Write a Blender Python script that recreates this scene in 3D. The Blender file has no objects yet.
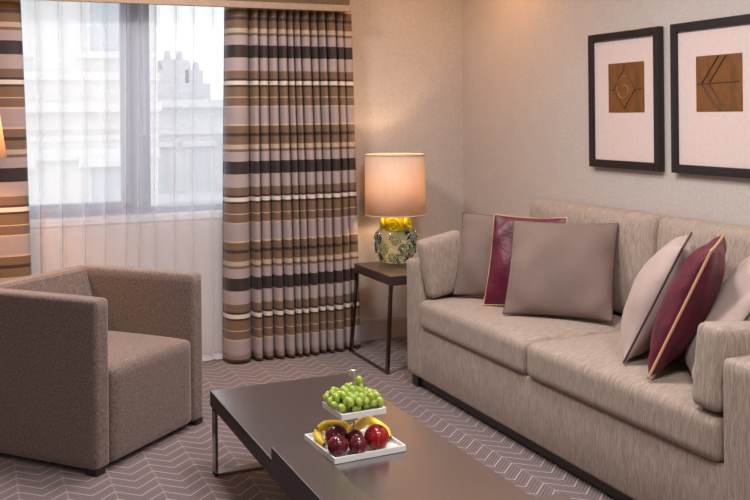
import bpy, bmesh, math, random
from mathutils import Vector, Matrix
random.seed(7)
C = bpy.context.scene.collection
S = bpy.context.scene
PI = math.pi

# ------------------------------------------------------------------ camera, world, light, exposure
cam = bpy.data.cameras.new('camera')
co = bpy.data.objects.new('camera', cam); C.objects.link(co); S.camera = co
cam.sensor_width = 36.0; cam.lens = 940.0 / 750.0 * 36.0
cam.shift_y = -0.18; cam.clip_start = 0.05; cam.clip_end = 300
YAW, ROLL = math.radians(23.5), 0.01
fw = Vector((math.sin(YAW), math.cos(YAW), 0)); rt = Vector((math.cos(YAW), -math.sin(YAW), 0)); up = Vector((0, 0, 1))
r2 = rt * math.cos(ROLL) - up * math.sin(ROLL); u2 = up * math.cos(ROLL) + rt * math.sin(ROLL)
m = Matrix.Identity(4)
for i in range(3):
    m[i][0], m[i][1], m[i][2] = r2[i], u2[i], -fw[i]
m[2][3] = 1.45
co.matrix_world = m

w = bpy.data.worlds.new('sky'); S.world = w; w.use_nodes = True
bg = w.node_tree.nodes['Background']
bg.inputs['Color'].default_value = (0.90, 0.95, 1.0, 1); bg.inputs['Strength'].default_value = 1.8

def area_light(name, loc, size, power, col, rot=(0, 0, 0), shape='DISK', size_y=None):
    d = bpy.data.lights.new(name, 'AREA'); d.energy = power; d.color = col; d.shape = shape; d.size = size
    if size_y: d.size_y = size_y
    o = bpy.data.objects.new(name, d); C.objects.link(o); o.location = loc; o.rotation_euler = rot
    return o
WARM = (1.0, 0.80, 0.62)
NEUT = (1.0, 0.96, 0.96)
# unseen neutral fill lights, added under the ceiling to brighten the room
for x, y, p in ((0.9, 4.2, 36), (1.7, 3.1, 29), (1.2, 1.6, 25), (2.1, 1.5, 13), (1.4, -0.4, 23), (-1.3, 1.2, 10)):
    area_light('unseen_overhead_light', (x, y, 2.56), 0.45, p, NEUT)
area_light('unseen_overhead_light', (2.62, 4.85, 2.56), 0.12, 6.5, (1.0, 0.48, 0.18))  # warm corner downlight out of view, source of the orange wall glow

S.view_settings.view_transform = 'Standard'; S.view_settings.look = 'None'
S.view_settings.gamma = 1.0; S.view_settings.use_curve_mapping = False
S.view_settings.exposure = 0.0

# ------------------------------------------------------------------ materials
def lin(c):
    return tuple(((v / 255.0) / 12.92 if v <= 10 else (((v / 255.0) + 0.055) / 1.055) ** 2.4) for v in c) + (1.0,)

class NT:
    def __init__(s, name):
        s.m = bpy.data.materials.new(name); s.m.use_nodes = True
        s.t = s.m.node_tree; s.n = s.t.nodes; s.b = s.n['Principled BSDF']
    def new(s, kind, **kw):
        n = s.n.new(kind)
        for k, v in kw.items():
            if k.startswith('_'): n.inputs[k[1:].replace('_', ' ')].default_value = v
            else: setattr(n, k, v)
        return n
    def link(s, a, b): s.t.links.new(a, b)
    def math(s, op, a, b=None, c=None):
        n = s.n.new('ShaderNodeMath'); n.operation = op
        for i, v in enumerate((a, b, c)):
            if v is None: continue
            if isinstance(v, (int, float)): n.inputs[i].default_value = v
            else: s.link(v, n.inputs[i])
        return n.outputs[0]
    def coords(s, scale=(1, 1, 1)):
        tc = s.n.new('ShaderNodeTexCoord'); mp = s.n.new('ShaderNodeMapping')
        mp.inputs['Scale'].default_value = scale
        s.link(tc.outputs['Object'], mp.inputs['Vector'])
        return mp.outputs['Vector']
    def noise(s, scale, vec=None, detail=3, rough=0.55):
        n = s.n.new('ShaderNodeTexNoise'); n.inputs['Scale'].default_value = scale
        n.inputs['Detail'].default_value = detail; n.inputs['Roughness'].default_value = rough
        if vec is not None: s.link(vec, n.inputs['Vector'])
        return n.outputs['Fac']
    def ramp(s, fac, stops, interp='LINEAR'):
        n = s.n.new('ShaderNodeValToRGB'); n.color_ramp.interpolation = interp
        el = n.color_ramp.elements
        el[0].position, el[0].color = stops[0]
        el[1].position, el[1].color = stops[-1]
        for p, c in stops[1:-1]:
            e = el.new(p); e.color = c
        s.link(fac, n.inputs['Fac'])
        return n.outputs['Color']
    def mix(s, fac, a, b):
        n = s.n.new('ShaderNodeMix'); n.data_type = 'RGBA'
        for sock, v in ((n.inputs['Factor'], fac), (n.inputs['A'], a), (n.inputs['B'], b)):
            pass
        ins = [n.inputs[0], n.inputs[6], n.inputs[7]]
        for sock, v in zip(ins, (fac, a, b)):
            if isinstance(v, (int, float, tuple)): sock.default_value = v
            else: s.link(v, sock)
        return n.outputs[2]
    def bump(s, h, strength=0.2, dist=0.002):
        n = s.n.new('ShaderNodeBump'); n.inputs['Strength'].default_value = strength; n.inputs['Distance'].default_value = dist
        s.link(h, n.inputs['Height']); s.link(n.outputs[0], s.b.inputs['Normal'])
    def set(s, **kw):
        for k, v in kw.items():
            sock = s.b.inputs[k.replace('_', ' ')]
            if isinstance(v, (int, float, tuple)): sock.default_value = v
            else: s.link(v, sock)
        return s

def plain(name, c, rough=0.6, metal=0.0, **kw):
    t = NT(name); t.set(Base_Color=lin(c), Roughness=rough, Metallic=metal, **kw)
    return t.m

def varied(name, c1, c2, scale, rough=0.8, bump=0.15, stretch=(1, 1, 1), sheen=0.0, dist=0.002):
    t = NT(name); v = t.coords(stretch); f = t.noise(scale, v, 4)
    t.set(Base_Color=t.ramp(f, [(0.3, lin(c1)), (0.7, lin(c2))]), Roughness=rough, Sheen_Weight=sheen)
    if bump: t.bump(f, bump, dist)
    return t.m

def wallpaper():
    t = NT('woven_wallpaper'); v = t.coords()
    a = t.noise(70, v, 4); b = t.noise(9, v, 2)
    f = t.math('ADD', t.math('MULTIPLY', a, 0.8), t.math('MULTIPLY', b, 0.2))
    t.set(Base_Color=t.ramp(f, [(0.3, lin((188, 178, 171))), (0.7, lin((204, 195, 189)))]), Roughness=0.75)
    t.bump(a, 0.25, 0.003)
    return t.m

def carpet():
    t = NT('chevron_carpet'); tc = t.n.new('ShaderNodeTexCoord'); sp = t.n.new('ShaderNodeSeparateXYZ')
    t.link(tc.outputs['Object'], sp.inputs[0]); X, Y = sp.outputs[0], sp.outputs[1]
    W = 0.086
    tri = t.math('PINGPONG', X, W)
    d = t.math('ADD', Y, t.math('MULTIPLY', tri, 0.95))
    fr = t.math('FRACT', t.math('DIVIDE', d, 0.078))
    l1 = t.math('LESS_THAN', fr, 0.12)                       # bold light line
    fr2 = t.math('FRACT', t.math('DIVIDE', d, 0.0195))
    l2 = t.math('MULTIPLY', t.math('LESS_THAN', fr2, 0.35), 0.34)
    seam = t.math('MULTIPLY', t.math('LESS_THAN', t.math('PINGPONG', X, W / 1.0), 0.004), 0.35)
    nz = t.noise(260, tc.outputs['Object'], 2); nb = t.noise(3.0, tc.outputs['Object'], 2)
    lines = t.math('MAXIMUM', t.math('MAXIMUM', l1, l2), seam)
    lines = t.math('MULTIPLY', lines, t.math('ADD', 0.55, t.math('MULTIPLY', nz, 0.55)))
    basec = t.ramp(nz, [(0.3, lin((80, 67, 68))), (0.7, lin((116, 98, 97)))])
    col = t.mix(lines, basec, lin((184, 168, 166)))
    t.set(Base_Color=col, Roughness=0.95, Sheen_Weight=0.15)
    t.bump(nz, 0.4, 0.004)
    return t.m

def streaky(name, dark, mid, light):
    # linen-like cloth: fine irregular threads that drape over front and top
    t = NT(name)
    va = t.coords((22, 260, 22)); vb = t.coords((260, 22, 22))
    na = t.noise(1.0, va, 4, 0.65); nb = t.noise(1.0, vb, 4, 0.65)
    geo = t.n.new('ShaderNodeTexCoord'); sx = t.n.new('ShaderNodeSeparateXYZ'); t.link(geo.outputs['Normal'], sx.inputs[0])
    fy = t.math('GREATER_THAN', t.math('ABSOLUTE', sx.outputs[1]), 0.72)
    f = t.n.new('ShaderNodeMix'); t.link(fy, f.inputs[0]); t.link(na, f.inputs[2]); t.link(nb, f.inputs[3])
    f = f.outputs[0]
    t.set(Base_Color=t.ramp(f, [(0.28, lin(dark)), (0.5, lin(mid)), (0.74, lin(light))]), Roughness=0.9, Sheen_Weight=0.12)
    t.bump(f, 0.25, 0.003)
    return t.m

def wood(name, c1, c2, rough=0.3, axis=1, coat=0.0):
    t = NT(name); st = [40, 40, 40]; st[axis] = 2.0
    v = t.coords(tuple(st)); f = t.noise(1.6, v, 5, 0.6)
    t.set(Base_Color=t.ramp(f, [(0.3, lin(c1)), (0.7, lin(c2))]), Roughness=rough, Coat_Roughness=0.24, Coat_IOR=2.9)
    if coat:      # the upper face is lacquered, the edges are oiled
        tc = t.n.new('ShaderNodeTexCoord'); sx = t.n.new('ShaderNodeSeparateXYZ'); t.link(tc.outputs['Normal'], sx.inputs[0])
        up_ = t.math('GREATER_THAN', sx.outputs[2], 0.7)
        t.set(Coat_Weight=t.math('MULTIPLY', up_, coat), Roughness=t.math('SUBTRACT', 0.6, t.math('MULTIPLY', up_, 0.35)))
    t.bump(f, 0.05, 0.001)
    return t.m

def striped_cloth():
    t = NT('striped_curtain_cloth'); tc = t.n.new('ShaderNodeTexCoord'); sp = t.n.new('ShaderNodeSeparateXYZ')
    t.link(tc.outputs['Object'], sp.inputs[0]); Z = sp.outputs[2]
    P = 0.684
    fr = t.math('FRACT', t.math('DIVIDE', t.math('SUBTRACT', 1.183 + P * 4, Z), P))
    D = lin((40, 26, 27)); PK = lin((180, 161, 157)); BR = lin((122, 94, 74)); CR = lin((232, 218, 200)); OL = lin((122, 95, 68))
    MV = lin((172, 154, 152)); DK = lin((58, 38, 36)); TN = lin((196, 173, 150)); LN = lin((206, 180, 150))
    px = [(0, D), (12, PK), (25, BR), (33, DK), (35.3, CR), (39.3, DK), (41.5, OL), (51, LN), (52, BR), (60, LN), (61.2, MV),
          (78, LN), (80, OL), (87.3, DK), (90.5, OL), (98.5, TN), (103.3, BR), (106, PK), (115.3, D)]
    n = t.n.new('ShaderNodeValToRGB'); n.color_ramp.interpolation = 'CONSTANT'; el = n.color_ramp.elements
    el[0].position = 0; el[0].color = D; el[1].position = 12 / 116.0; el[1].color = PK
    for p, c in px[2:]:
        e = el.new(p / 116.0); e.color = c
    t.link(fr, n.inputs['Fac'])
    v = t.coords((220, 220, 40)); nz = t.noise(1.0, v, 2)
    col = t.mix(t.math('MULTIPLY', nz, 0.25), n.outputs['Color'], lin((96, 74, 66)))
    t.set(Base_Color=col, Roughness=0.65, Sheen_Weight=0.1)
    t.bump(nz, 0.1, 0.001)
    return t.m

def sheer():
    t = NT('sheer_voile'); o = t.n['Material Output']
    tr = t.new('ShaderNodeBsdfTransparent'); tl = t.new('ShaderNodeBsdfTranslucent'); df = t.new('ShaderNodeBsdfDiffuse')
    tr.inputs['Color'].default_value = (1, 1, 1, 1)
    tl.inputs['Color'].default_value = (0.90, 0.90, 0.92, 1); df.inputs['Color'].default_value = (0.88, 0.86, 0.86, 1)
    m1 = t.new('ShaderNodeMixShader'); m1.inputs[0].default_value = 0.55
    t.link(tl.outputs[0], m1.inputs[1]); t.link(df.outputs[0], m1.inputs[2])
    m2 = t.new('ShaderNodeMixShader')
    # the voile looks denser where it is seen edge-on in the folds
    lw = t.new('ShaderNodeLayerWeight'); lw.inputs['Blend'].default_value = 0.35
    t.link(t.math('ADD', 0.50, t.math('MULTIPLY', lw.outputs['Facing'], 0.55)), m2.inputs[0])
    t.link(tr.outputs[0], m2.inputs[1]); t.link(m1.outputs[0], m2.inputs[2])
    t.link(m2.outputs[0], o.inputs['Surface'])
    return t.m

def hem_cloth():
    t = NT('sheer_hem'); o = t.n['Material Output']
    tl = t.new('ShaderNodeBsdfTranslucent'); tl.inputs['Color'].default_value = (0.8, 0.79, 0.79, 1)
    df = t.new('ShaderNodeBsdfDiffuse'); df.inputs['Color'].default_value = (0.85, 0.83, 0.83, 1)
    m1 = t.new('ShaderNodeMixShader'); m1.inputs[0].default_value = 0.6
    t.link(tl.outputs[0], m1.inputs[1]); t.link(df.outputs[0], m1.inputs[2]); t.link(m1.outputs[0], o.inputs['Surface'])
    return t.m

def shade_cloth(name, c, ct, tw=0.28):
    t = NT(name); o = t.n['Material Output']
    v = t.coords((60, 60, 8)); nz = t.noise(1.0, v, 3)
    tl = t.new('ShaderNodeBsdfTranslucent'); tl.inputs['Color'].default_value = lin(ct)
    t.set(Base_Color=t.ramp(nz, [(0.3, lin(c)), (0.7, lin(tuple(min(255, k + 8) for k in c)))]), Roughness=0.45)
    m1 = t.new('ShaderNodeMixShader'); m1.inputs[0].default_value = tw
    t.link(t.b.outputs[0], m1.inputs[1]); t.link(tl.outputs[0], m1.inputs[2]); t.link(m1.outputs[0], o.inputs['Surface'])
    return t.m

def glass(name, c, rough=0.05, ior=1.45, trans=1.0):
    t = NT(name); t.set(Base_Color=lin(c), Roughness=rough, IOR=ior, Transmission_Weight=trans)
    return t.m

def velvet(name, c1, c2, sheen=0.5, tint=(1, 1, 1), rough=0.75, scale=7, bump=0.25):
    t = NT(name); v = t.coords(); f = t.noise(scale, v, 3); g = t.noise(350, v, 2)
    t.set(Base_Color=t.ramp(f, [(0.3, lin(c1)), (0.7, lin(c2))]), Roughness=rough, Sheen_Weight=sheen, Sheen_Roughness=0.4,
          Sheen_Tint=tuple(tint) + (1,))
    t.bump(f, bump, 0.02)
    return t.m

def facade(name, c1, c2):
    t = NT(name); v = t.coords(); f = t.noise(0.8, v, 4)
    t.set(Base_Color=t.ramp(f, [(0.3, lin(c1)), (0.7, lin(c2))]), Roughness=0.9)
    return t.m

def fruit_skin(name, stops, scale, rough=0.3, stretch=(1, 1, 1), **kw):
    t = NT(name); v = t.coords(stretch); f = t.noise(scale, v, 4)
    t.set(Base_Color=t.ramp(f, [(p, lin(c)) for p, c in stops]), Roughness=rough, **kw)
    return t.m

M = dict(
    wall=wallpaper(), carpet=carpet(), ceil=plain('ceiling_paint', (235, 228, 220), 0.9),
    trim=plain('skirting_paint', (198, 184, 176), 0.45),
    frame=plain('window_frame_paint', (134, 150, 182), 0.4), sill=plain('sill_paint', (238, 236, 238), 0.35),
    pane=None, under=plain('panel_paint', (222, 210, 207), 0.8),
    sheer=sheer(), hem=hem_cloth(), striped=striped_cloth(),
    pelmet=varied('pelmet_cloth', (104, 84, 62), (122, 100, 76), 90, 0.85), pelmet_band=varied('pelmet_trim_cloth', (170, 144, 122), (186, 160, 138), 90, 0.8),
    sofa=streaky('sofa_weave', (124, 107, 95), (158, 140, 127), (188, 172, 158)),
    chair=varied('armchair_cloth', (82, 64, 57), (136, 114, 103), 115, 0.95, 0.45, sheen=0.45),
    black_wood=wood('espresso_wood', (34, 24, 24), (46, 33, 32), 0.4),
    table_wood=wood('dark_oak', (42, 35, 38), (62, 52, 56), 0.24, 1, 1.0),
    side_wood=wood('dark_side_table_oak', (58, 46, 42), (76, 60, 54), 0.35, 1),
    steel=plain('brushed_steel', (168, 160, 158), 0.22, 1.0), dark_steel=plain('bronzed_steel', (120, 104, 98), 0.25, 1.0),
    picture_frame=plain('black_frame_lacquer', (30, 25, 27), 0.35), mat=varied('mat_board', (216, 196, 190), (222, 203, 197), 40, 0.9, 0.0),
    shade=shade_cloth('lamp_shade_cloth', (232, 208, 186), (236, 208, 172), 0.22),
    shade_floor=shade_cloth('cream_shade_cloth', (240, 214, 160), (255, 220, 150), 0.25),
    lining=plain('shade_lining', (214, 188, 160), 0.7),
    glass=glass('sea_green_glass', (232, 246, 228), 0.03, 1.3), glass_blue=glass('smoky_blue_glass', (206, 226, 238), 0.03, 1.4),
    amber=None, brass=plain('brass', (190, 150, 80), 0.25, 1.0),
    taupe=velvet('taupe_velvet', (112, 92, 84), (126, 105, 97), 0.4, (0.9, 0.8, 0.75), bump=0.05, scale=5),
    taupe_light=velvet('pale_taupe_velvet', (168, 147, 139), (184, 163, 154), 0.2, (1, 0.9, 0.85), bump=0.12),
    wine=velvet('burgundy_velvet', (62, 3, 24), (96, 7, 40), 0.12, (0.9, 0.25, 0.4), 0.45, 14, 0.3),
    pipe_dark=plain('dark_piping', (70, 54, 52), 0.6), pipe_gold=plain('gold_piping', (206, 160, 122), 0.55),
    porcelain=plain('white_porcelain', (236, 234, 230), 0.25), chrome=plain('polished_chrome', (220, 220, 220), 0.12, 1.0),
    plum=fruit_skin('plum_skin', [(0.3, (70, 10, 24)), (0.6, (112, 20, 38)), (0.75, (150, 50, 62))], 14, 0.25, Coat_Weight=0.3),
    apple=fruit_skin('apple_skin', [(0.3, (112, 4, 14)), (0.7, (168, 16, 24))], 10, 0.2, (1, 1, 0.3), Coat_Weight=0.4),
    banana=fruit_skin('banana_skin', [(0.3, (228, 184, 40)), (0.7, (250, 218, 80))], 9, 0.45),
    banana_tip=plain('banana_tip', (74, 66, 28), 0.7), stem=plain('fruit_stem', (96, 84, 44), 0.8),
    grape=fruit_skin('grape_skin', [(0.3, (140, 166, 58)), (0.7, (188, 204, 96))], 22, 0.2, Subsurface_Weight=0.25, Subsurface_Scale=0.01),
    facade_near=facade('pale_stone', (226, 225, 222), (238, 237, 235)), facade_far=facade('grey_stone', (208, 211, 216), (222, 224, 228)),
    far_glass=plain('street_window_glass', (200, 206, 212), 0.5), roof=facade('slate', (176, 180, 188), (192, 196, 202)),
    street=plain('street_paving', (150, 150, 150), 0.9), cord=plain('white_cord', (240, 240, 240), 0.6),
    art_line=plain('art_line_dark', (84, 54, 32), 0.6), art_pale=plain('art_line_pale', (146, 116, 68), 0.6),
)
def amber_glass():
    t = NT('amber_glass'); t.set(Base_Color=lin((246, 240, 40)), Roughness=0.15, IOR=1.4, Transmission_Weight=0.4)
    return t.m
M['amber'] = amber_glass()
def pane_glass():
    t = NT('pane_glass'); o = t.n['Material Output']
    tr = t.new('ShaderNodeBsdfTransparent'); gl = t.new('ShaderNodeBsdfGlossy'); gl.inputs['Roughness'].default_value = 0.0
    mx = t.new('ShaderNodeMixShader'); mx.inputs[0].default_value = 0.008
    t.link(tr.outputs[0], mx.inputs[1]); t.link(gl.outputs[0], mx.inputs[2]); t.link(mx.outputs[0], o.inputs['Surface'])
    return t.m
M['pane'] = pane_glass()
def art_mat(name):
    t = NT(name); v = t.coords((1, 14, 5)); f = t.noise(1.0, v, 4); g = t.noise(40, t.coords(), 3)
    c = t.ramp(f, [(0.3, lin((92, 58, 18))), (0.5, lin((132, 82, 26))), (0.7, lin((112, 54, 28)))])
    t.set(Base_Color=t.mix(t.math('MULTIPLY', g, 0.4), c, lin((66, 44, 22))), Roughness=0.6)
    t.bump(g, 0.2, 0.002)
    return t.m
M['art'] = art_mat('ochre_print')

# ------------------------------------------------------------------ helpers
def props(o, label=None, cat=None, group=None, kind=None):
    if label: o['label'] = label
    if cat: o['category'] = cat
    if group: o['group'] = group
    if kind: o['kind'] = kind
    return o
def thing(name, label, cat, loc=(0, 0, 0), rot=(0, 0, 0), group=None):
    o = bpy.data.objects.new(name, None); C.objects.link(o); o.empty_display_size = 0.1
    o.location = loc; o.rotation_euler = rot
    return props(o, label, cat, group)
def obj(name, bm, mat, parent=None, smooth=False, label=None):
    me = bpy.data.meshes.new(name); bmesh.ops.recalc_face_normals(bm, faces=bm.faces[:]); bm.to_mesh(me); bm.free()
    me.materials.append(mat)
    if smooth:
        for p in me.polygons: p.use_smooth = True
    o = bpy.data.objects.new(name, me); C.objects.link(o)
    if parent: o.parent = parent
    if label: o['label'] = label
    return o
def struct(name, bm, mat, parent=None, smooth=False):
    o = obj(name, bm, mat, parent, smooth)
    if not parent: o['kind'] = 'structure'
    return o
def new(): return bmesh.new()
def box(bm, x0, x1, y0, y1, z0, z1, bev=0.0, seg=2):
    r = bmesh.ops.create_cube(bm, size=1.0)
    vs = r['verts']
    for v in vs:
        v.co = Vector(((x0 + x1) / 2 + v.co.x * (x1 - x0), (y0 + y1) / 2 + v.co.y * (y1 - y0), (z0 + z1) / 2 + v.co.z * (z1 - z0)))
    if bev:
        es = list({e for v in vs for e in v.link_edges})
        bmesh.ops.bevel(bm, geom=es, offset=bev, segments=seg, profile=0.5, affect='EDGES')
    return bm
def tube(bm, pts, rad, n=8, closed=False, caps=True, flat=None):
    pts = [Vector(p) for p in pts]; rings = []
    L = len(pts)
    ref = Vector((0, 0, 1))
    for i, p in enumerate(pts):
        a = pts[(i - 1) % L] if (closed or i > 0) else p
        b = pts[(i + 1) % L] if (closed or i < L - 1) else p
        t = (b - a).normalized()
        rf = ref if abs(t.dot(ref)) < 0.95 else Vector((1, 0, 0))
        s = t.cross(rf).normalized(); q = s.cross(t).normalized()
        r = rad[i] if isinstance(rad, (list, tuple)) else rad
        rings.append([bm.verts.new(p + s * (r * math.cos(2 * PI * k / n)) + q * (r * math.sin(2 * PI * k / n))) for k in range(n)])
    for i in range(L if closed else L - 1):
        A, B = rings[i], rings[(i + 1) % L]
        for k in range(n):
            bm.faces.new((A[k], A[(k + 1) % n], B[(k + 1) % n], B[k]))
    if caps and not closed:
        bm.faces.new(rings[0][::-1]); bm.faces.new(rings[-1])
    return bm
def lathe(bm, prof, n=32, cap0=True, cap1=True, center=(0, 0)):
    rings = []
    for r, z in prof:
        rings.append([bm.verts.new((center[0] + r * math.cos(2 * PI * k / n), center[1] + r * math.sin(2 * PI * k / n), z)) for k in range(n)])
    for A, B in zip(rings, rings[1:]):
        for k in range(n):
            bm.faces.new((A[k], A[(k + 1) % n], B[(k + 1) % n], B[k]))
    if cap0: bm.faces.new(rings[0][::-1])
    if cap1: bm.faces.new(rings[-1])
    return bm
def prism(bm, poly, z0, z1, bev=0.0):
    a = [bm.verts.new((x, y, z0)) for x, y in poly]; b = [bm.verts.new((x, y, z1)) for x, y in poly]
    n = len(poly)
    fs = [bm.faces.new(a[::-1]), bm.faces.new(b)]
    for i in range(n): fs.append(bm.faces.new((a[i], a[(i + 1) % n], b[(i + 1) % n], b[i])))
    if bev:
        es = list({e for f in fs for e in f.edges})
        bmesh.ops.bevel(bm, geom=es, offset=bev, segments=2, profile=0.5, affect='EDGES')
    return bm
def softbox(bm, x0, x1, y0, y1, z0, z1, r=0.03, crown=0.0, side=0.0, div=14, ax=2):
    """Rounded upholstery block with a crowned face along axis ax."""
    lo = Vector((x0, y0, z0)); hi = Vector((x1, y1, z1)); c = (lo + hi) / 2; hs = (hi - lo) / 2
    r0 = bmesh.ops.create_cube(bm, size=2.0); vs = r0['verts']
    es = list({e for v in vs for e in v.link_edges})
    bmesh.ops.subdivide_edges(bm, edges=es, cuts=div, use_grid_fill=True)
    for v in bm.verts:
        if max(abs(k) for k in v.co) > 1.0001: continue
        u = v.co.copy()
        # push grid lines towards the edges so that the rounding is well resolved
        u = Vector([math.copysign(1 - (1 - abs(k)) ** 1.6, k) for k in u])
        p = Vector((u.x * hs.x, u.y * hs.y, u.z * hs.z))
        q = Vector([max(-hs[i] + r, min(hs[i] - r, p[i])) for i in range(3)])
        d = p - q
        if d.length > 1e-9: p = q + d.normalized() * r if sum(abs(k) > 1e-9 for k in d) > 1 or d.length > r else q + d
        o = [i for i in range(3) if i != ax]
        g = (1 - (p[o[0]] / hs[o[0]]) ** 4) * (1 - (p[o[1]] / hs[o[1]]) ** 4)
        if u[ax] > 0: p[ax] += crown * g * (u[ax])
        if side and u[ax] < 0: p[ax] -= side * g * (-u[ax])
        v.co = c + p
    return bm

def pillow_bm(w, h, t, n=26, pinch=0.045, seed=0):
    rnd = random.Random(seed); ph = [rnd.uniform(0, 6.28) for _ in range(6)]
    bm = new()
    def P(u, v, s):
        x = u * w / 2 * (1 - pinch * (1 - v * v) * abs(u) ** 2)
        z = h / 2 + v * h / 2 * (1 - pinch * (1 - u * u) * abs(v) ** 2)
        e = max(0.0, (1 - u * u)) ** 0.52 * max(0.0, (1 - v * v)) ** 0.52
        wr = 0.0035 * (math.sin(7 * u + 4 * v + ph[0]) + math.sin(5 * v - 6 * u + ph[1]) * 0.8 + 0.6 * math.sin(13 * u * v + ph[2]))
        y = s * (t / 2 * e + wr * min(1, 3 * e) * (1 if e > 0 else 0))
        return Vector((x, y, z))
    g = {}
    for s in (-1, 1):
        for i in range(n + 1):
            for j in range(n + 1):
                a = math.sin((i / n - 0.5) * PI); b = math.sin((j / n - 0.5) * PI)
                edge = i in (0, n) or j in (0, n)
                if edge and s == 1: g[s, i, j] = g[-1, i, j]; continue
                g[s, i, j] = bm.verts.new(P(a, b, 0 if edge else s))
    for s in (-1, 1):
        for i in range(n):
            for j in range(n):
                bm.faces.new((g[s, i, j], g[s, i + 1, j], g[s, i + 1, j + 1], g[s, i, j + 1]))
    loop = [(i, 0) for i in range(n)] + [(n, j) for j in range(n)] + [(i, n) for i in range(n, 0, -1)] + [(0, j) for j in range(n, 0, -1)]
    path = [g[-1, i, j].co.copy() for i, j in loop]
    return bm, path
def cushion(name, label, loc, yaw, tilt, roll, w, h, t, mat, pmat=None, group=None, seed=0, pr=0.005):
    o = thing(name, label, 'cushion', loc, (0, 0, 0), group)
    o.rotation_mode = 'QUATERNION'
    o.rotation_quaternion = (Matrix.Rotation(yaw, 3, 'Z') @ Matrix.Rotation(tilt, 3, 'X') @ Matrix.Rotation(roll, 3, 'Y')).to_quaternion()
    bm, path = pillow_bm(w, h, t, seed=seed)
    obj('cover', bm, mat, o, True)
    if pmat: obj('piping', tube(new(), path, pr, 6, closed=True), pmat, o, True)
    return o

# ------------------------------------------------------------------ room shell
XW, YW, XL, YB, ZC = 3.07, 5.575, -2.6, -1.6, 2.62
struct('floor', box(new(), XL - 0.15, XW + 0.15, YB - 0.15, YW + 0.25, -0.1, 0.0), M['carpet'])
struct('ceiling', box(new(), XL - 0.15, XW + 0.15, YB - 0.15, YW + 0.25, ZC, ZC + 0.1), M['ceil'])
struct('wall_right', box(new(), XW, XW + 0.15, YB - 0.15, YW + 0.25, 0, ZC), M['wall'])
struct('wall_left', box(new(), XL - 0.15, XL, YB - 0.15, YW + 0.25, 0, ZC), M['wall'])
struct('wall_back', box(new(), XL, XW, YB - 0.15, YB, 0, ZC), M['wall'])
WX0, WX1, WZ0, WZ1 = -0.05, 1.72, 0.865, 2.34
b = new()
box(b, XL, WX0, YW, YW + 0.25, 0, ZC); box(b, WX1, XW, YW, YW + 0.25, 0, ZC)
box(b, WX0, WX1, YW, YW + 0.25, 0, WZ0); box(b, WX0, WX1, YW, YW + 0.25, WZ1, ZC)
struct('wall_window', b, M['wall'])
def skirting(name, segs):
    b = new()
    for (x0, x1, y0, y1) in segs:
        box(b, x0, x1, y0, y1, 0, 0.118, 0.003)
        fx, fy = (x1 - x0) < 0.05, (y1 - y0) < 0.05
        box(b, x0 + (0.005 if fx else 0), x1, y0 + (0.005 if fy else 0), y1, 0.118, 0.136, 0.003)
    struct(name, b, M['trim'])
skirting('baseboard_right', [(XW - 0.018, XW, YB, YW - 0.02)])
skirting('baseboard_window', [(1.2, XW - 0.018, YW - 0.018, YW)])
# window: sashes, mullion, glass
wn = struct('window_1', (lambda b: (box(b, WX0, WX0 + 0.07, 5.62, 5.72, WZ0, WZ1, 0.006), box(b, WX1 - 0.07, WX1, 5.62, 5.72, WZ0, WZ1, 0.006),
    box(b, WX0, WX1, 5.62, 5.72, WZ0, WZ0 + 0.055, 0.006), box(b, WX0, WX1, 5.62, 5.72, WZ1 - 0.055, WZ1, 0.006), b)[-1])(new()), M['frame'])
b = new(); box(b, 0.885, 0.995, 5.61, 5.73, WZ0 + 0.05, WZ1 - 0.05, 0.008); struct('mullion', b, M['frame'], wn)
b = new(); box(b, 0.83, 0.868, 5.60, 5.68, WZ0 + 0.05, WZ1 - 0.05, 0.006); box(b, WX0 + 0.07, WX0 + 0.12, 5.60, 5.68, WZ0 + 0.05, WZ1 - 0.05, 0.006)
box(b, WX0 + 0.07, 0.868, 5.60, 5.68, WZ0 + 0.05, WZ0 + 0.095, 0.006); box(b, WX0 + 0.07, 0.868, 5.60, 5.68, WZ1 - 0.10, WZ1 - 0.05, 0.006)
struct('sash', b, M['frame'], wn)
b = new(); box(b, WX0 + 0.1, 0.84, 5.64, 5.648, WZ0 + 0.08, WZ1 - 0.08); struct('pane', b, M['pane'], wn)
b = new(); box(b, 0.985, WX1 - 0.06, 5.66, 5.668, WZ0 + 0.05, WZ1 - 0.05); struct('pane', b, M['pane'], wn)
b = new(); box(b, WX0, WX1, 5.545, 5.63, WZ0 - 0.025, WZ0 + 0.018, 0.006); struct('trim_1', b, M['sill'])
b = new(); box(b, -0.6, 2.10, 5.545, YW, 0.0, WZ0 - 0.03, 0.004); struct('trim_2', b, M['under'])
for i, x in enumerate(()): pass

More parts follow.
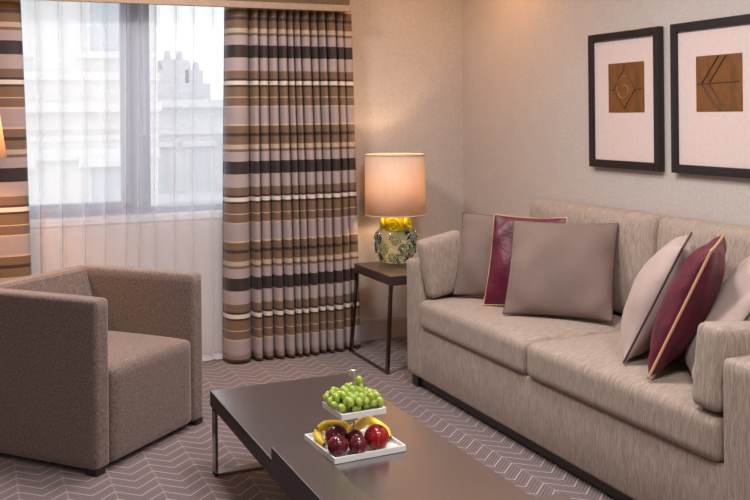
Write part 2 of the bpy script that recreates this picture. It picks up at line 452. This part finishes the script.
# ------------------------------------------------------------------ outside
def building(name, label, x0, x1, y, z0, z1, mat, cols, rows, wz, cornices, depth=5):
    o = thing(name, label, 'building', ((x0 + x1) / 2, y, z0))
    ox, oy, oz = (x0 + x1) / 2, y, z0
    L = lambda a, b_, c, d, e, f: (a - ox, b_ - ox, c - oy, d - oy, e - oz, f - oz)
    obj('facade', box(new(), *L(x0, x1, y, y + depth, z0, z1)), mat, o)
    for zc, dp, hh in cornices:
        b = box(new(), *L(x0, x1, y - dp, y, zc, zc + hh))
        obj('cornice', b, mat, o)
    for zr, hh in rows:
        for k in range(cols):
            cx = x0 + (x1 - x0) * (k + 0.5) / cols
            f = obj('window', (lambda b: (box(b, *L(cx - wz, cx - wz + 0.12, y - 0.08, y + 0.0, zr, zr + hh)), box(b, *L(cx + wz - 0.12, cx + wz, y - 0.08, y, zr, zr + hh)),
                box(b, *L(cx - wz - 0.1, cx + wz + 0.1, y - 0.2, y, zr + hh, zr + hh + 0.18)), box(b, *L(cx - wz - 0.1, cx + wz + 0.1, y - 0.2, y, zr - 0.12, zr)), b)[-1])(new()), mat, o)
            obj('pane', box(new(), *L(cx - wz + 0.12, cx + wz - 0.12, y - 0.02, y + 0.02 - 0.019, zr, zr + hh)), M['far_glass'], f)
    return o, L
gr = box(new(), -25, 40, 6.2, 60, -8.2, -8.0); struct('ground', gr, M['street'])
o, L = building('street_building', 'white stone building with moulded cornices close outside the left window pane', -9.0, 3.15, 17.0, -8.0, 8.0, M['facade_near'], 7, [(-0.9, 1.5), (2.6, 1.6), (-4.6, 1.8)], 0.42,
    [(1.55, 0.35, 0.16), (1.25, 0.10, 0.3), (0.72, 0.12, 0.2), (2.1, 0.2, 0.14), (2.9 + 1.9, 0.3, 0.2), (-1.4, 0.2, 0.25)])
b = new()
box(b, *L(-9.0, 3.15, 16.93, 17.0, 1.05, 1.15))
obj('cornice', b, M['facade_near'], o)
o, L = building('street_building', 'grey stone building with chimneys behind the right window pane', 3.6, 14.0, 30.0, -8.0, 2.0, M['facade_far'], 8, [(-0.9, 1.4), (-4.4, 1.8)], 0.45,
    [(1.75, 0.4, 0.25), (0.9, 0.2, 0.15), (-1.6, 0.25, 0.3)])
obj('roof', box(new(), *L(5.3, 7.4, 30.6, 34, 2.0, 2.55)), M['roof'], o)
for cx, wd, hh in ((5.65, 0.28, 3.0), (6.35, 0.42, 3.35), (6.95, 0.3, 3.0)):
    b = box(new(), *L(cx - wd, cx + wd, 31, 31.8, 2.4, hh)); ch = obj('chimney', b, M['roof'], o)
    for k in (-1, 1):
        obj('chimney_pot', lathe(new(), [(0.11, hh + 8.0), (0.13, hh + 8.06), (0.09, hh + 8.3)], 10, center=(cx - 8.8 + k * wd * 0.5, 1.4)), M['roof'], ch)
o, L = building('street_building', 'low parapeted terrace across the street below the grey stone building', 3.4, 13.0, 24.0, -8.0, -0.75, M['roof'], 6, [(-3.6, 1.6)], 0.45, [(-0.9, 0.3, 0.2)], 3)

# ------------------------------------------------------------------ pelmet and curtains
pm = thing('pelmet', 'brown upholstered pelmet box with a pale lower band above the window', 'pelmet', (0.8, 5.3, 2.08))
b = new(); box(b, -1.75, 1.346, 0.0, 0.02, 0.035, 0.40, 0.004); box(b, 1.326, 1.346, 0.02, 0.268, 0.035, 0.40, 0.004); box(b, -1.75, 1.346, 0.02, 0.268, 0.38, 0.40)
obj('pelmet_board', b, M['pelmet'], pm)
b = new(); box(b, -1.75, 1.352, -0.006, 0.02, 0.0, 0.038, 0.004); box(b, 1.33, 1.352, 0.02, 0.268, 0.0, 0.038, 0.004)
obj('trim_band', b, M['pelmet_band'], pm)

def drape(x0t, x1t, x0b, x1b, zt, zb, folds, amp, yc, seed, nz=40, per=12, first=None, ampt=0.75, hemvar=0.0, ridge=0):
    """A hanging cloth sheet: fold widths vary, folds deepen from the heading down."""
    rnd = random.Random(seed)
    ws = [rnd.uniform(0.75, 1.3) for _ in range(folds)]
    if first:
        for i, f in first.items(): ws[i] = f
    tot = sum(ws); cum = [0]
    for q in ws: cum.append(cum[-1] + q / tot)
    am = [amp * rnd.uniform(0.75, 1.15) for _ in range(folds)]
    if ridge: am[-1] *= 0.45; am[-2] *= 0.7
    bm = new(); rows = []
    for j in range(nz + 1):
        f = j / nz; z = zt + (zb - zt) * f; row = []
        aa = ampt + (1 - ampt) * min(1.0, f * 2.2) ** 0.8
        for i in range(folds):
            for k in range(per + (1 if i == folds - 1 else 0)):
                s = k / per
                u = cum[i] + (cum[i + 1] - cum[i]) * s
                # S-shaped pleat: x runs back a little inside the valley
                wv = math.cos(2 * PI * s)
                uu = u + (cum[i + 1] - cum[i]) * (0.07 if ridge else 0.10) * math.sin(2 * PI * s) * aa * (-1 if ridge else 1)
                x = (x0t + (x1t - x0t) * uu) * (1 - f) + (x0b + (x1b - x0b) * uu) * f
                sh = (1 - 2 * abs(math.sin(PI * s)) ** 0.55) if ridge else wv
                x += 0.008 * math.sin(2.2 * f + 5 * u + seed)
                y = yc + am[i] * aa * sh + 0.006 * math.sin(3 * f + 9 * u + seed)
                row.append(bm.verts.new((x, y, z + (hemvar * math.sin(9 * u + seed) if j == nz else 0))))
        rows.append(row)
    for A, B in zip(rows, rows[1:]):
        for k in range(len(A) - 1): bm.faces.new((A[k], A[k + 1], B[k + 1], B[k]))
    return bm
def solidify(o, t):
    md = o.modifiers.new('thickness', 'SOLIDIFY'); md.thickness = t; md.offset = 0
d1 = obj('curtain', drape(1.41, 2.195, 1.392, 2.255, 2.115, 0.012, 13, 0.07, 5.42, 3, first={0: 2.8, 1: 1.0, 2: 1.2}, ridge=1), M['striped'], None, True)
solidify(d1, 0.003); props(d1, 'full length brown striped curtain hanging beside the table lamp', 'curtain', 'striped window curtains')
d2 = obj('curtain', drape(-0.42, 0.27, -0.46, 0.325, 2.115, 0.012, 8, 0.052, 5.415, 8, first={7: 2.4, 6: 1.2}, ridge=1), M['striped'], None, True)
solidify(d2, 0.003); props(d2, 'brown striped curtain at the left edge, behind the grey armchair and cream lamp shade', 'curtain', 'striped window curtains')
sh = thing('sheer_curtain', 'white sheer voile curtain across the window, hanging to the carpet', 'curtain', (0, 0, 0))
sb = drape(0.15, 1.445, 0.15, 1.42, 2.13, 0.055, 12, 0.024, 5.51, 5, ampt=0.9, ridge=1)
obj('voile', sb, M['sheer'], sh, True)
sb = drape(0.15, 1.42, 0.15, 1.42, 0.055, 0.008, 12, 0.024, 5.51, 5, nz=2, ampt=1.0, ridge=1)
obj('hem', sb, M['hem'], sh, True)
bc = thing('blind_cord', 'thin white cord hanging beside the window mullion', 'cord', (0.955, 5.585, 1.35))
obj('cord', tube(new(), [(0, 0, 0.05), (0.001, 0, 0.4), (0, 0, 0.95)], 0.003, 6), M['cord'], bc)
obj('cord_weight', lathe(new(), [(0.002, 0.05), (0.006, 0.04), (0.007, 0.0), (0.004, -0.005)], 10), M['cord'], bc, True)

# ------------------------------------------------------------------ sofa
sf = thing('sofa', 'beige linen weave two cushion sofa with square arms along the picture wall', 'sofa', (2.6, 3.355, 0))
def SX(bm): 
    for v in bm.verts: v.co -= Vector((2.6, 3.355, 0))
    return bm
obj('base', SX(box(new(), 2.175, 3.02, 2.27, 4.44, 0.062, 0.335, 0.012)), M['sofa'], sf, True)
for y0, y1 in ((4.425, 4.60), (2.11, 2.285)):
    obj('arm', SX(softbox(new(), 2.17, 3.035, y0, y1, 0.06, 0.676, 0.022, 0.004)), M['sofa'], sf, True)
obj('back_frame', SX(box(new(), 2.93, 3.04, 2.285, 4.425, 0.30, 0.90, 0.02)), M['sofa'], sf, True)
for y0, y1 in ((3.408, 4.422), (2.288, 3.402)):
    obj('seat_cushion', SX(softbox(new(), 2.155, 2.86, y0, y1, 0.332, 0.482, 0.035, 0.026)), M['sofa'], sf, True)
for y0, y1 in ((3.385, 4.42), (2.29, 3.378)):
    b = softbox(new(), -0.09, 0.09, y0 - 3.355, y1 - 3.355, 0.0, 0.485, 0.045, 0.02, 0.03, ax=0)
    mt = Matrix.Translation((2.885 - 2.6, 0, 0.495)) @ Matrix.Rotation(math.radians(5), 4, 'Y')
    bmesh.ops.transform(b, matrix=mt, verts=b.verts[:])
    obj('back_cushion', b, M['sofa'], sf, True)
b = new(); box(b, 2.205, 3.0, 2.15, 4.565, 0.012, 0.066, 0.003); obj('plinth', SX(b), M['black_wood'], sf)
for x in (2.19, 2.92):
    for y in (4.50, 2.16): obj('foot', SX(box(new(), x, x + 0.07, y, y + 0.07, 0.0, 0.064, 0.003)), M['black_wood'], sf)

# loose arm cushions, then the throw cushions
def arm_cushion(label, w, loc, tilt, roll, h, t):
    o = thing('arm_cushion', label, 'cushion', loc, (tilt, roll, 0), 'sofa fabric arm cushions')
    b = softbox(new(), -w / 2, w / 2, -t / 2, t / 2, 0, h, 0.03, 0.016, 0.016, ax=1)
    obj('cover', b, M['sofa'], o, True)
    return o
arm_cushion('beige weave cushion leaning on the sofa arm by the lamp', 0.25, (2.32, 4.370, 0.514), math.radians(-3), math.radians(-11), 0.31, 0.085)
arm_cushion('beige weave block cushion against the near sofa arm in the foreground', 0.50, (2.40, 2.352, 0.474), math.radians(2), math.radians(5), 0.275, 0.12)
R = math.radians
TC = 'velvet throw cushions'
cushion('throw_cushion', 'taupe velvet cushion nearest the lamp, half hidden behind the burgundy one', (2.457, 4.119, 0.515), -0.826, -0.313, 0.024, 0.47, 0.43, 0.13, M['taupe'], M['pipe_dark'], TC, 1, 0.003)
cushion('throw_cushion', 'burgundy velvet cushion with pale piping between two taupe cushions near the lamp', (2.44, 3.88, 0.511), -0.93, -0.33, 0.0, 0.38, 0.455, 0.10, M['wine'], M['pipe_gold'], TC, 2, 0.0032)
cushion('throw_cushion', 'large taupe velvet cushion in front of its neighbours, facing the coffee table', (2.470, 3.618, 0.515), -0.787, -0.50, 0.002, 0.50, 0.47, 0.15, M['taupe'], M['pipe_dark'], TC, 3, 0.003)
cushion('throw_cushion', 'pale taupe velvet cushion seen edge-on in front of the burgundy one near the right arm', (2.418, 3.025, 0.512), R(-136), R(-26), 0.0, 0.46, 0.49, 0.20, M['taupe_light'], M['pipe_dark'], TC, 4, 0.004)
cushion('throw_cushion', 'burgundy velvet cushion with gold piping seen edge-on near the right arm', (2.375, 2.815, 0.512), R(-139), R(-25), 0.0, 0.46, 0.51, 0.17, M['wine'], M['pipe_gold'], TC, 5)
cushion('throw_cushion', 'pale taupe velvet cushion wedged behind the beige block cushion at the right edge', (2.385, 2.67, 0.515), R(-126), R(-34), 0.0, 0.48, 0.48, 0.13, M['taupe_light'], M['pipe_dark'], TC, 6, 0.004)

# ------------------------------------------------------------------ pictures
def picture(label, y0, label2):
    o = thing('framed_picture', label, 'picture', (XW, y0, 1.165), (0, 0, 0), 'framed prints above the sofa')
    W, H, fr = 0.556, 0.697, 0.041
    b = new()
    for (a0, a1, c0, c1) in ((-W, -W + fr, 0, H), (-fr, 0, 0, H), (-W + fr, -fr, 0, fr), (-W + fr, -fr, H - fr, H)):
        box(b, -0.036, -0.002, a0, a1, c0, c1, 0.004)
    obj('frame', b, M['picture_frame'], o)
    obj('mat_board', box(new(), -0.022, -0.012, -W + 0.03, -0.03, 0.03, H - 0.03), M['mat'], o)
    p = obj('print', box(new(), -0.025, -0.022, -0.436, -0.160, 0.286, 0.536), M['art'], o)
    return o, p
o, p = picture('black framed print of a brown square with a spiral, above the left of the sofa', 4.133, '')
yc, zc = -0.286, 0.40
pts = [(-0.026, yc + (0.008 + 0.0075 * a) * math.cos(a), zc + (0.008 + 0.0075 * a) * math.sin(a)) for a in [k * 0.3 for k in range(28)]]
obj('spiral', tube(new(), pts, 0.0035, 5), M['art_pale'], p)
b = new(); q = 0.085
tube(b, [(-0.026, yc + q, zc), (-0.026, yc, zc + q * 1.25), (-0.026, yc - q, zc), (-0.026, yc, zc - q * 1.1)], 0.003, 5, closed=True)
tube(b, [(-0.026, yc, zc + q * 1.25), (-0.026, yc, 0.53)], 0.004, 5); tube(b, [(-0.026, yc + q, zc), (-0.026, -0.165, zc + 0.004)], 0.003, 5); tube(b, [(-0.026, yc - q, zc), (-0.026, -0.42, zc + 0.004)], 0.003, 5)
obj('diamond', b, M['art_line'], p)
o, p = picture('black framed print of a brown square with a chevron, above the middle of the sofa', 3.497, '')
b = new()
for dy in (0.0, 0.045):
    tube(b, [(-0.026, -0.30 - dy, 0.532), (-0.026, -0.195 - dy, 0.41), (-0.026, -0.30 - dy, 0.29)], 0.0045, 5)
tube(b, [(-0.026, -0.165, 0.41), (-0.026, -0.42, 0.415)], 0.0025, 5)
obj('chevron', b, M['art_line'], p)

# ------------------------------------------------------------------ side table and lamp
st = thing('side_table', 'dark wood side table on slim metal loop legs between curtain and sofa', 'table', (2.18, 4.82, 0))
obj('tabletop', box(new(), 0, 0.60, 0, 0.54, 0.485, 0.54, 0.004), M['side_wood'], st)
for x0, sx in ((0.012, -0.045), (0.588, 0.045)):
    b = new()
    for y in (0.02, 0.52):
        yb = y - 0.04 if y < 0.3 else y + 0.0
        # flat bar leg, slightly splayed
        vs = []
        for (xx, yy, z) in ((x0, y, 0.486), (x0 + sx, yb, 0.0)):
            vs.append([bv for bv in [b.verts.new((xx + dx, yy + dy, z)) for dx, dy in ((-0.007, -0.014), (0.007, -0.014), (0.007, 0.014), (-0.007, 0.014))]])
        A, B = vs
        for k in range(4): b.faces.new((A[k], A[(k + 1) % 4], B[(k + 1) % 4], B[k]))
        b.faces.new(A); b.faces.new(B[::-1])
    box(b, x0 + sx - 0.007, x0 + sx + 0.007, -0.034, 0.534, 0.0, 0.014, 0.001)
    obj('leg_loop', b, M['dark_steel'], st)

lp = thing('table_lamp', 'table lamp with knobbly green glass base and peach drum shade on the side table', 'lamp', (2.422, 5.27, 0.54))
b = new(); N = 40
prof = [(0.062, 0.0), (0.075, 0.004), (0.085, 0.03), (0.106, 0.07), (0.120, 0.11), (0.122, 0.15), (0.112, 0.195), (0.085, 0.225), (0.06, 0.235)]
lathe(b, prof, N)
for v in b.verts:
    a = math.atan2(v.co.y, v.co.x); k = 1 + 0.05 * math.sin(5 * a + 40 * v.co.z) * (1 if 0.03 < v.co.z < 0.25 else 0)
    v.co.x *= k; v.co.y *= k
body = obj('glass_body', b, M['glass'], lp, True)
inner = [(r - 0.012, z + (0.008 if z < 0.01 else 0)) for r, z in prof]
rndl = random.Random(4)
for lvl, (z, r, n, rr) in enumerate(((0.04, 0.094, 6, 0.026), (0.09, 0.115, 6, 0.036), (0.155, 0.121, 6, 0.038))):
    for k in range(n):
        a = 2 * PI * (k + 0.5 * (lvl % 2) + rndl.uniform(-0.12, 0.12)) / n
        c = Vector((r * math.cos(a), r * math.sin(a), z)); nrm = Vector((math.cos(a), math.sin(a), (z - 0.13) * 1.5)).normalized()
        s = nrm.cross(Vector((0, 0, 1))).normalized(); q = s.cross(nrm)
        pts = [c + nrm * 0.006 + (s * math.cos(t) + q * math.sin(t)) * (rr * (1 - t / 16)) for t in [i * 0.5 for i in range(25)]]
        obj('glass_swirl', tube(new(), pts, 0.0085, 8), M['glass_blue'] if (k + lvl) % 2 else M['glass'], lp, True)
b = new()
lathe(b, [(0.05, 0.185), (0.068, 0.205), (0.074, 0.235), (0.07, 0.275), (0.05, 0.31), (0.028, 0.33)], 24)
for v in b.verts:
    a = math.atan2(v.co.y, v.co.x); k = 1 + 0.07 * math.sin(7 * a + 60 * v.co.z); v.co.x *= k; v.co.y *= k
obj('glass_neck', b, M['amber'], lp, True, 'amber yellow glass neck')
for k in range(5):
    a = 2 * PI * (k - 0.05) / 5 + 4.2
    c = Vector((0.08 * math.cos(a), 0.08 * math.sin(a), 0.235)); nrm = Vector((math.cos(a), math.sin(a), 0.1)).normalized()
    s = nrm.cross(Vector((0, 0, 1))).normalized(); q = s.cross(nrm)
    pts = [c + nrm * 0.006 + (s * math.cos(t) + q * math.sin(t)) * (0.046 * (1 - t / 15)) for t in [i * 0.5 for i in range(25)]]
    obj('amber_swirl', tube(new(), pts, 0.0085, 8), M['amber'], lp, True)
obj('socket', lathe(new(), [(0.018, 0.325), (0.018, 0.40), (0.012, 0.41)], 14), M['brass'], lp, True)
b = new()
z0, z1, ra, rb_ = 0.297, 0.665, 0.187, 0.182
lathe(b, [(ra, z0), (rb_, z1)], 64, False, False)
shd = obj('lamp_shade', b, M['shade'], lp, True); solidify(shd, 0.003)
for zz, r in ((z0, ra), (z1, rb_)):
    obj('shade_rim', tube(new(), [((r + 0.001) * math.cos(2 * PI * k / 64), (r + 0.001) * math.sin(2 * PI * k / 64), zz) for k in range(64)], 0.004, 6, closed=True), M['lining'], lp, True)
b = new()
for k in range(3):
    a = 2 * PI * k / 3; tube(b, [(0.012 * math.cos(a), 0.012 * math.sin(a), 0.41), (0.18 * math.cos(a), 0.18 * math.sin(a), 0.655)], 0.002, 5)
obj('shade_carrier', b, M['brass'], lp)
def bulb(loc, power, col=(1.0, 0.74, 0.46), r=0.035):
    d = bpy.data.lights.new('bulb_light', 'POINT'); d.energy = power; d.color = col; d.shadow_soft_size = r
    o = bpy.data.objects.new('bulb_light', d); C.objects.link(o); o.location = loc
bulb((2.422, 5.27, 0.54 + 0.45), 8.5, (1.0, 0.70, 0.42))

fl = thing('floor_lamp', 'floor lamp at the left edge with a tapered cream shade', 'lamp', (-0.035, 4.96, 0))
obj('base', lathe(new(), [(0.13, 0.0), (0.13, 0.015), (0.02, 0.03)], 32), M['dark_steel'], fl, True)
obj('pole', lathe(new(), [(0.011, 0.02), (0.011, 1.36)], 14), M['dark_steel'], fl, True)
b = lathe(new(), [(0.215, 1.262), (0.155, 1.68)], 48, False, False); s_ = obj('lamp_shade', b, M['shade_floor'], fl, True); solidify(s_, 0.003)
b = new()
for k in range(3):
    a = 2 * PI * k / 3; tube(b, [(0.008 * math.cos(a), 0.008 * math.sin(a), 1.35), (0.196 * math.cos(a), 0.196 * math.sin(a), 1.38)], 0.002, 5)
obj('shade_carrier', b, M['brass'], fl)
bulb((-0.035, 4.96, 1.42), 19, (1.0, 0.54, 0.25))

# ------------------------------------------------------------------ armchair
ac = thing('armchair', 'grey brown tub armchair with straight arms in front of the sheer curtain', 'armchair', (0.505, 4.44, 0), (0, 0, R(42)))
HW, HD = 0.374, 0.36     # front is local -Y
obj('base', box(new(), -HW + 0.092, HW - 0.092, -HD + 0.02, HD - 0.06, 0.022, 0.10, 0.004), M['chair'], ac, True)
for s in (-1, 1):
    x0, x1 = sorted((s * HW, s * (HW - 0.088)))
    obj('arm', softbox(new(), x0, x1, -HD, HD, 0.022, 0.712, 0.02, 0.002), M['chair'], ac, True)
b = new()
poly = [(HD, 0.03), (HD, 0.70), (HD - 0.012, 0.712), (HD - 0.075, 0.712), (HD - 0.09, 0.70), (HD - 0.165, 0.42), (HD - 0.165, 0.03)]
A = [b.verts.new((-HW + 0.086, y, z)) for y, z in poly]; B = [b.verts.new((HW - 0.086, y, z)) for y, z in poly]
b.faces.new(A); b.faces.new(B[::-1])
for i in range(len(poly)): b.faces.new((A[i], B[i], B[(i + 1) % len(poly)], A[(i + 1) % len(poly)]))
obj('backrest', b, M['chair'], ac)
obj('seat', softbox(new(), -HW + 0.09, HW - 0.09, -HD - 0.004, HD - 0.14, 0.022, 0.415, 0.03, 0.018), M['chair'], ac, True)
for x in (-HW + 0.005, HW - 0.06):
    for y in (-HD + 0.005, HD - 0.06): obj('foot', box(new(), x, x + 0.055, y, y + 0.055, 0, 0.026, 0.002), M['black_wood'], ac)

# ------------------------------------------------------------------ coffee table
ct = thing('coffee_table', 'low dark oak coffee table with stepped top and steel loop legs', 'table', (1.205, 3.0, 0))
CX, CY = 1.205, 3.0
P_ = lambda pts: [(x - CX, y - CY) for x, y in pts]
obj('tabletop', prism(new(), P_([(0.903, 1.95), (1.507, 1.95), (1.507, 3.80), (0.903, 3.80)]), 0.268, 0.33, 0.003), M['table_wood'], ct)
obj('raised_top', prism(new(), P_([(0.9025, 1.93), (1.545, 1.93), (1.545, 2.245), (1.03, 2.245), (1.03, 2.955), (0.9025, 2.955)]), 0.268, 0.371, 0.003), M['table_wood'], ct)
b = new(); box(b, 0.95 - CX, 1.46 - CX, 2.0 - CY, 3.62 - CY, 0.235, 0.27, 0.002); obj('under_frame', b, M['black_wood'], ct)
for y in (3.755, 2.0):
    b = new(); t = 0.012
    box(b, 0.906 - CX, 0.906 + t - CX, y - CY - 0.025, y - CY + 0.025, 0, 0.268, 0.001); box(b, 1.504 - t - CX, 1.504 - CX, y - CY - 0.025, y - CY + 0.025, 0, 0.268, 0.001)
    box(b, 0.906 - CX, 1.504 - CX, y - CY - 0.025, y - CY + 0.025, 0, t, 0.001); box(b, 0.906 - CX, 1.504 - CX, y - CY - 0.025, y - CY + 0.025, 0.257, 0.2685, 0.001)
    obj('leg_loop', b, M['steel'], ct)

# ------------------------------------------------------------------ fruit stand
FX, FY, FZ = 1.196, 2.966, 0.331
fs = thing('fruit_stand', 'two tier white square fruit stand with a chrome post on the coffee table', 'fruit stand', (FX, FY - 0.012, FZ), (0, 0, math.radians(2.5)))
def tray(hs, z, t=0.006, lip=0.016):
    b = new()
    for (x0, x1, y0, y1) in ((-hs, hs, -hs, -hs + t), (-hs, hs, hs - t, hs), (-hs, -hs + t, -hs + t, hs - t), (hs - t, hs, -hs + t, hs - t)):
        box(b, x0, x1, y0, y1, z, z + lip, 0.0012)
    box(b, -hs + t, hs - t, -hs + t, hs - t, z, z + t)
    return b
obj('lower_tray', tray(0.130, 0.0, lip=0.02), M['porcelain'], fs)
obj('upper_tray', tray(0.082, 0.119, lip=0.02), M['porcelain'], fs)
obj('post', lathe(new(), [(0.011, 0.006), (0.011, 0.012), (0.0042, 0.014), (0.0042, 0.248), (0.003, 0.252)], 14), M['chrome'], fs, True)
obj('handle', tube(new(), [(-0.018, 0, 0.252), (0.018, 0, 0.252)], 0.005, 10), M['chrome'], fs, True)

def sphere(bm, c, r, sc=(1, 1, 1), rot=None, u=14, v=10):
    q = bmesh.ops.create_uvsphere(bm, u_segments=u, v_segments=v, radius=r)
    for vt in q['verts']:
        p = Vector((vt.co.x * sc[0], vt.co.y * sc[1], vt.co.z * sc[2]))
        if rot: p = rot @ p
        vt.co = p + Vector(c)
    return bm
def round_fruit(name, label, cat, x, y, r, mat, group=None, dimple=0.16, squash=0.94, tilt=(0, 0, 0), seed=0):
    z = FZ + 0.0065
    o = thing(name, label, cat, (x, y, z), (0, 0, 0), group)
    prof = []
    n = 18
    for i in range(n + 1):
        a = PI * i / n
        rr = math.sin(a) * r * (1 + 0.04 * math.cos(a)); zz = -math.cos(a) * r * squash
        d = math.exp(-(rr / (r * 0.28)) ** 2) * dimple * r
        zz += d * 0.5 if i < n / 2 else -d
        prof.append((max(rr, 0.0006), zz))
    b = lathe(new(), prof, 28)
    rot = Matrix.Rotation(tilt[0], 3, 'X') @ Matrix.Rotation(tilt[1], 3, 'Y')
    for v in b.verts: v.co = rot @ v.co
    mz = min(v.co.z for v in b.verts)
    for v in b.verts: v.co.z -= mz
    obj('skin', b, mat, o, True)
    top = rot @ Vector((0, 0, r * squash - dimple * r)) ; d = rot @ Vector((0.15, 0.1, 1)).normalized()
    obj('stem', tube(new(), [top + Vector((0, 0, -mz)), top + Vector((0, 0, -mz)) + d * r * 0.28], 0.0017, 6), M['stem'], o)
    return o
FG = 'fruit on the lower tray'
round_fruit('plum', 'dark red plum at the front left corner of the lower tray', 'plum', 1.1025, 2.867, 0.034, M['plum'], FG, 0.1, 1.0, (0.5, 0.3, 0))
round_fruit('plum', 'dark red plum at the front middle of the lower tray', 'plum', 1.168, 2.852, 0.031, M['plum'], FG, 0.1, 1.0, (-0.4, 0.5, 0))
round_fruit('plum', 'largest dark red plum, behind the front left plum', 'plum', 1.128, 2.950, 0.0385, M['plum'], FG, 0.12, 0.96, (-0.4, -0.5, 0))
round_fruit('plum', 'small dark red plum half hidden between the large plum and the apple', 'plum', 1.188, 2.926, 0.0285, M['plum'], FG, 0.1, 1.0, (0.3, -0.3, 0))
round_fruit('apple', 'bright red apple at the right of the lower tray', 'apple', 1.245, 2.875, 0.0425, M['apple'], FG, 0.22, 0.94, (0.35, 0.25, 0))

def banana(label, pts, r=0.017):
    """pts: the centre line from stem end to blossom tip, world coordinates."""
    P0 = [Vector(p) for p in pts]
    def bez(t):
        a, b_, c, d = P0; s = 1 - t
        return a * s ** 3 + b_ * 3 * s * s * t + c * 3 * s * t * t + d * t ** 3
    o = thing('banana', label, 'banana', P0[0], (0, 0, 0), FG)
    n = 22; path = [bez(i / n) - P0[0] for i in range(n + 1)]
    rad = [r * min(1, 0.42 + 2.6 * (i / n)) * min(1, 0.34 + 3.2 * (1 - i / n)) for i in range(n + 1)]
    obj('skin', tube(new(), path, rad, 6 if False else 10), M['banana'], o, True)
    d0 = (path[0] - path[1]).normalized(); d1 = (path[-1] - path[-2]).normalized()
    obj('stalk', tube(new(), [path[0] - d0 * 0.002, path[0] + d0 * 0.016], [r * 0.40, r * 0.34], 8), M['banana_tip'], o)
    obj('tip', tube(new(), [path[-1] - d1 * 0.002, path[-1] + d1 * 0.006], [r * 0.36, r * 0.22], 8), M['banana_tip'], o)
banana('ripe banana along the left edge of the lower tray beside the plums', [(1.125, 3.060, 0.372), (1.085, 3.045, 0.362), (1.078, 3.000, 0.358), (1.083, 2.945, 0.354)], 0.015)
banana('ripe banana behind the largest plum, under the upper tray', [(1.215, 3.050, 0.358), (1.180, 3.022, 0.382), (1.130, 3.020, 0.394), (1.088, 3.022, 0.385)], 0.018)
banana('ripe banana behind the post with its dark end pointing right', [(1.292, 3.030, 0.402), (1.260, 3.015, 0.385), (1.225, 3.010, 0.375), (1.190, 3.000, 0.357)], 0.018)
banana('ripe banana curving round the right of the red apple', [(1.262, 3.060, 0.378), (1.305, 3.030, 0.380), (1.318, 2.975, 0.366), (1.312, 2.915, 0.354)], 0.0155)

gb = thing('grape_bunch', 'bunch of green grapes heaped on the upper tray', 'grapes', (FX, FY, FZ + 0.1255))
rg = random.Random(11); gs = []
def gtop(x, y):
    return 0.058 * max(0.0, 1 - (x / 0.098) ** 2 * 0.8 - (y / 0.09) ** 2 * 0.8) ** 0.7
tries = 0
while len(gs) < 82 and tries < 30000:
    tries += 1
    x, y = rg.uniform(-0.084, 0.084), rg.uniform(-0.078, 0.078); h = gtop(x, y)
    z = 0.0125 + h * rg.uniform(0.0, 1.0) ** 0.6
    if math.hypot(x, y) < 0.0165: continue
    if z < 0.026 and max(abs(x), abs(y)) > 0.068: continue
    if all((Vector((x, y, z)) - g).length > 0.0195 for g in gs): gs.append(Vector((x, y, z)))
gs.append(Vector((0.026, 0.004, 0.088)))
b = new()
for g in gs[::3]:
    tube(b, [(0.012, 0.01, 0.03 + 0.25 * g.z), tuple(g * 0.6 + Vector((0, 0, 0.012))), tuple(g)], 0.0012, 5)
tube(b, [(0.012, 0.01, 0.02), (0.04, 0.03, 0.07), (0.05, 0.03, 0.095)], 0.002, 6)
tube(b, [(-0.03, 0.0, 0.04), (-0.05, 0.0, 0.075), (-0.06, 0.0, 0.085)], 0.0015, 6)
obj('stem', b, M['stem'], gb)
base = None
for g in gs:
    rot = Matrix.Rotation(rg.uniform(0, 6.28), 3, 'Z') @ Matrix.Rotation(rg.uniform(0.4, 1.5), 3, 'X')
    if base is None or rg.random() < 0.08:
        base = obj('grape', sphere(new(), (0, 0, 0), 0.0128 * rg.uniform(0.94, 1.05), (1, 1, 1.22), None, 14, 10), M['grape'], gb, True); o = base
    else:
        o = base.copy(); C.objects.link(o); o.parent = gb
    o.location = g; o.rotation_euler = rot.to_euler()
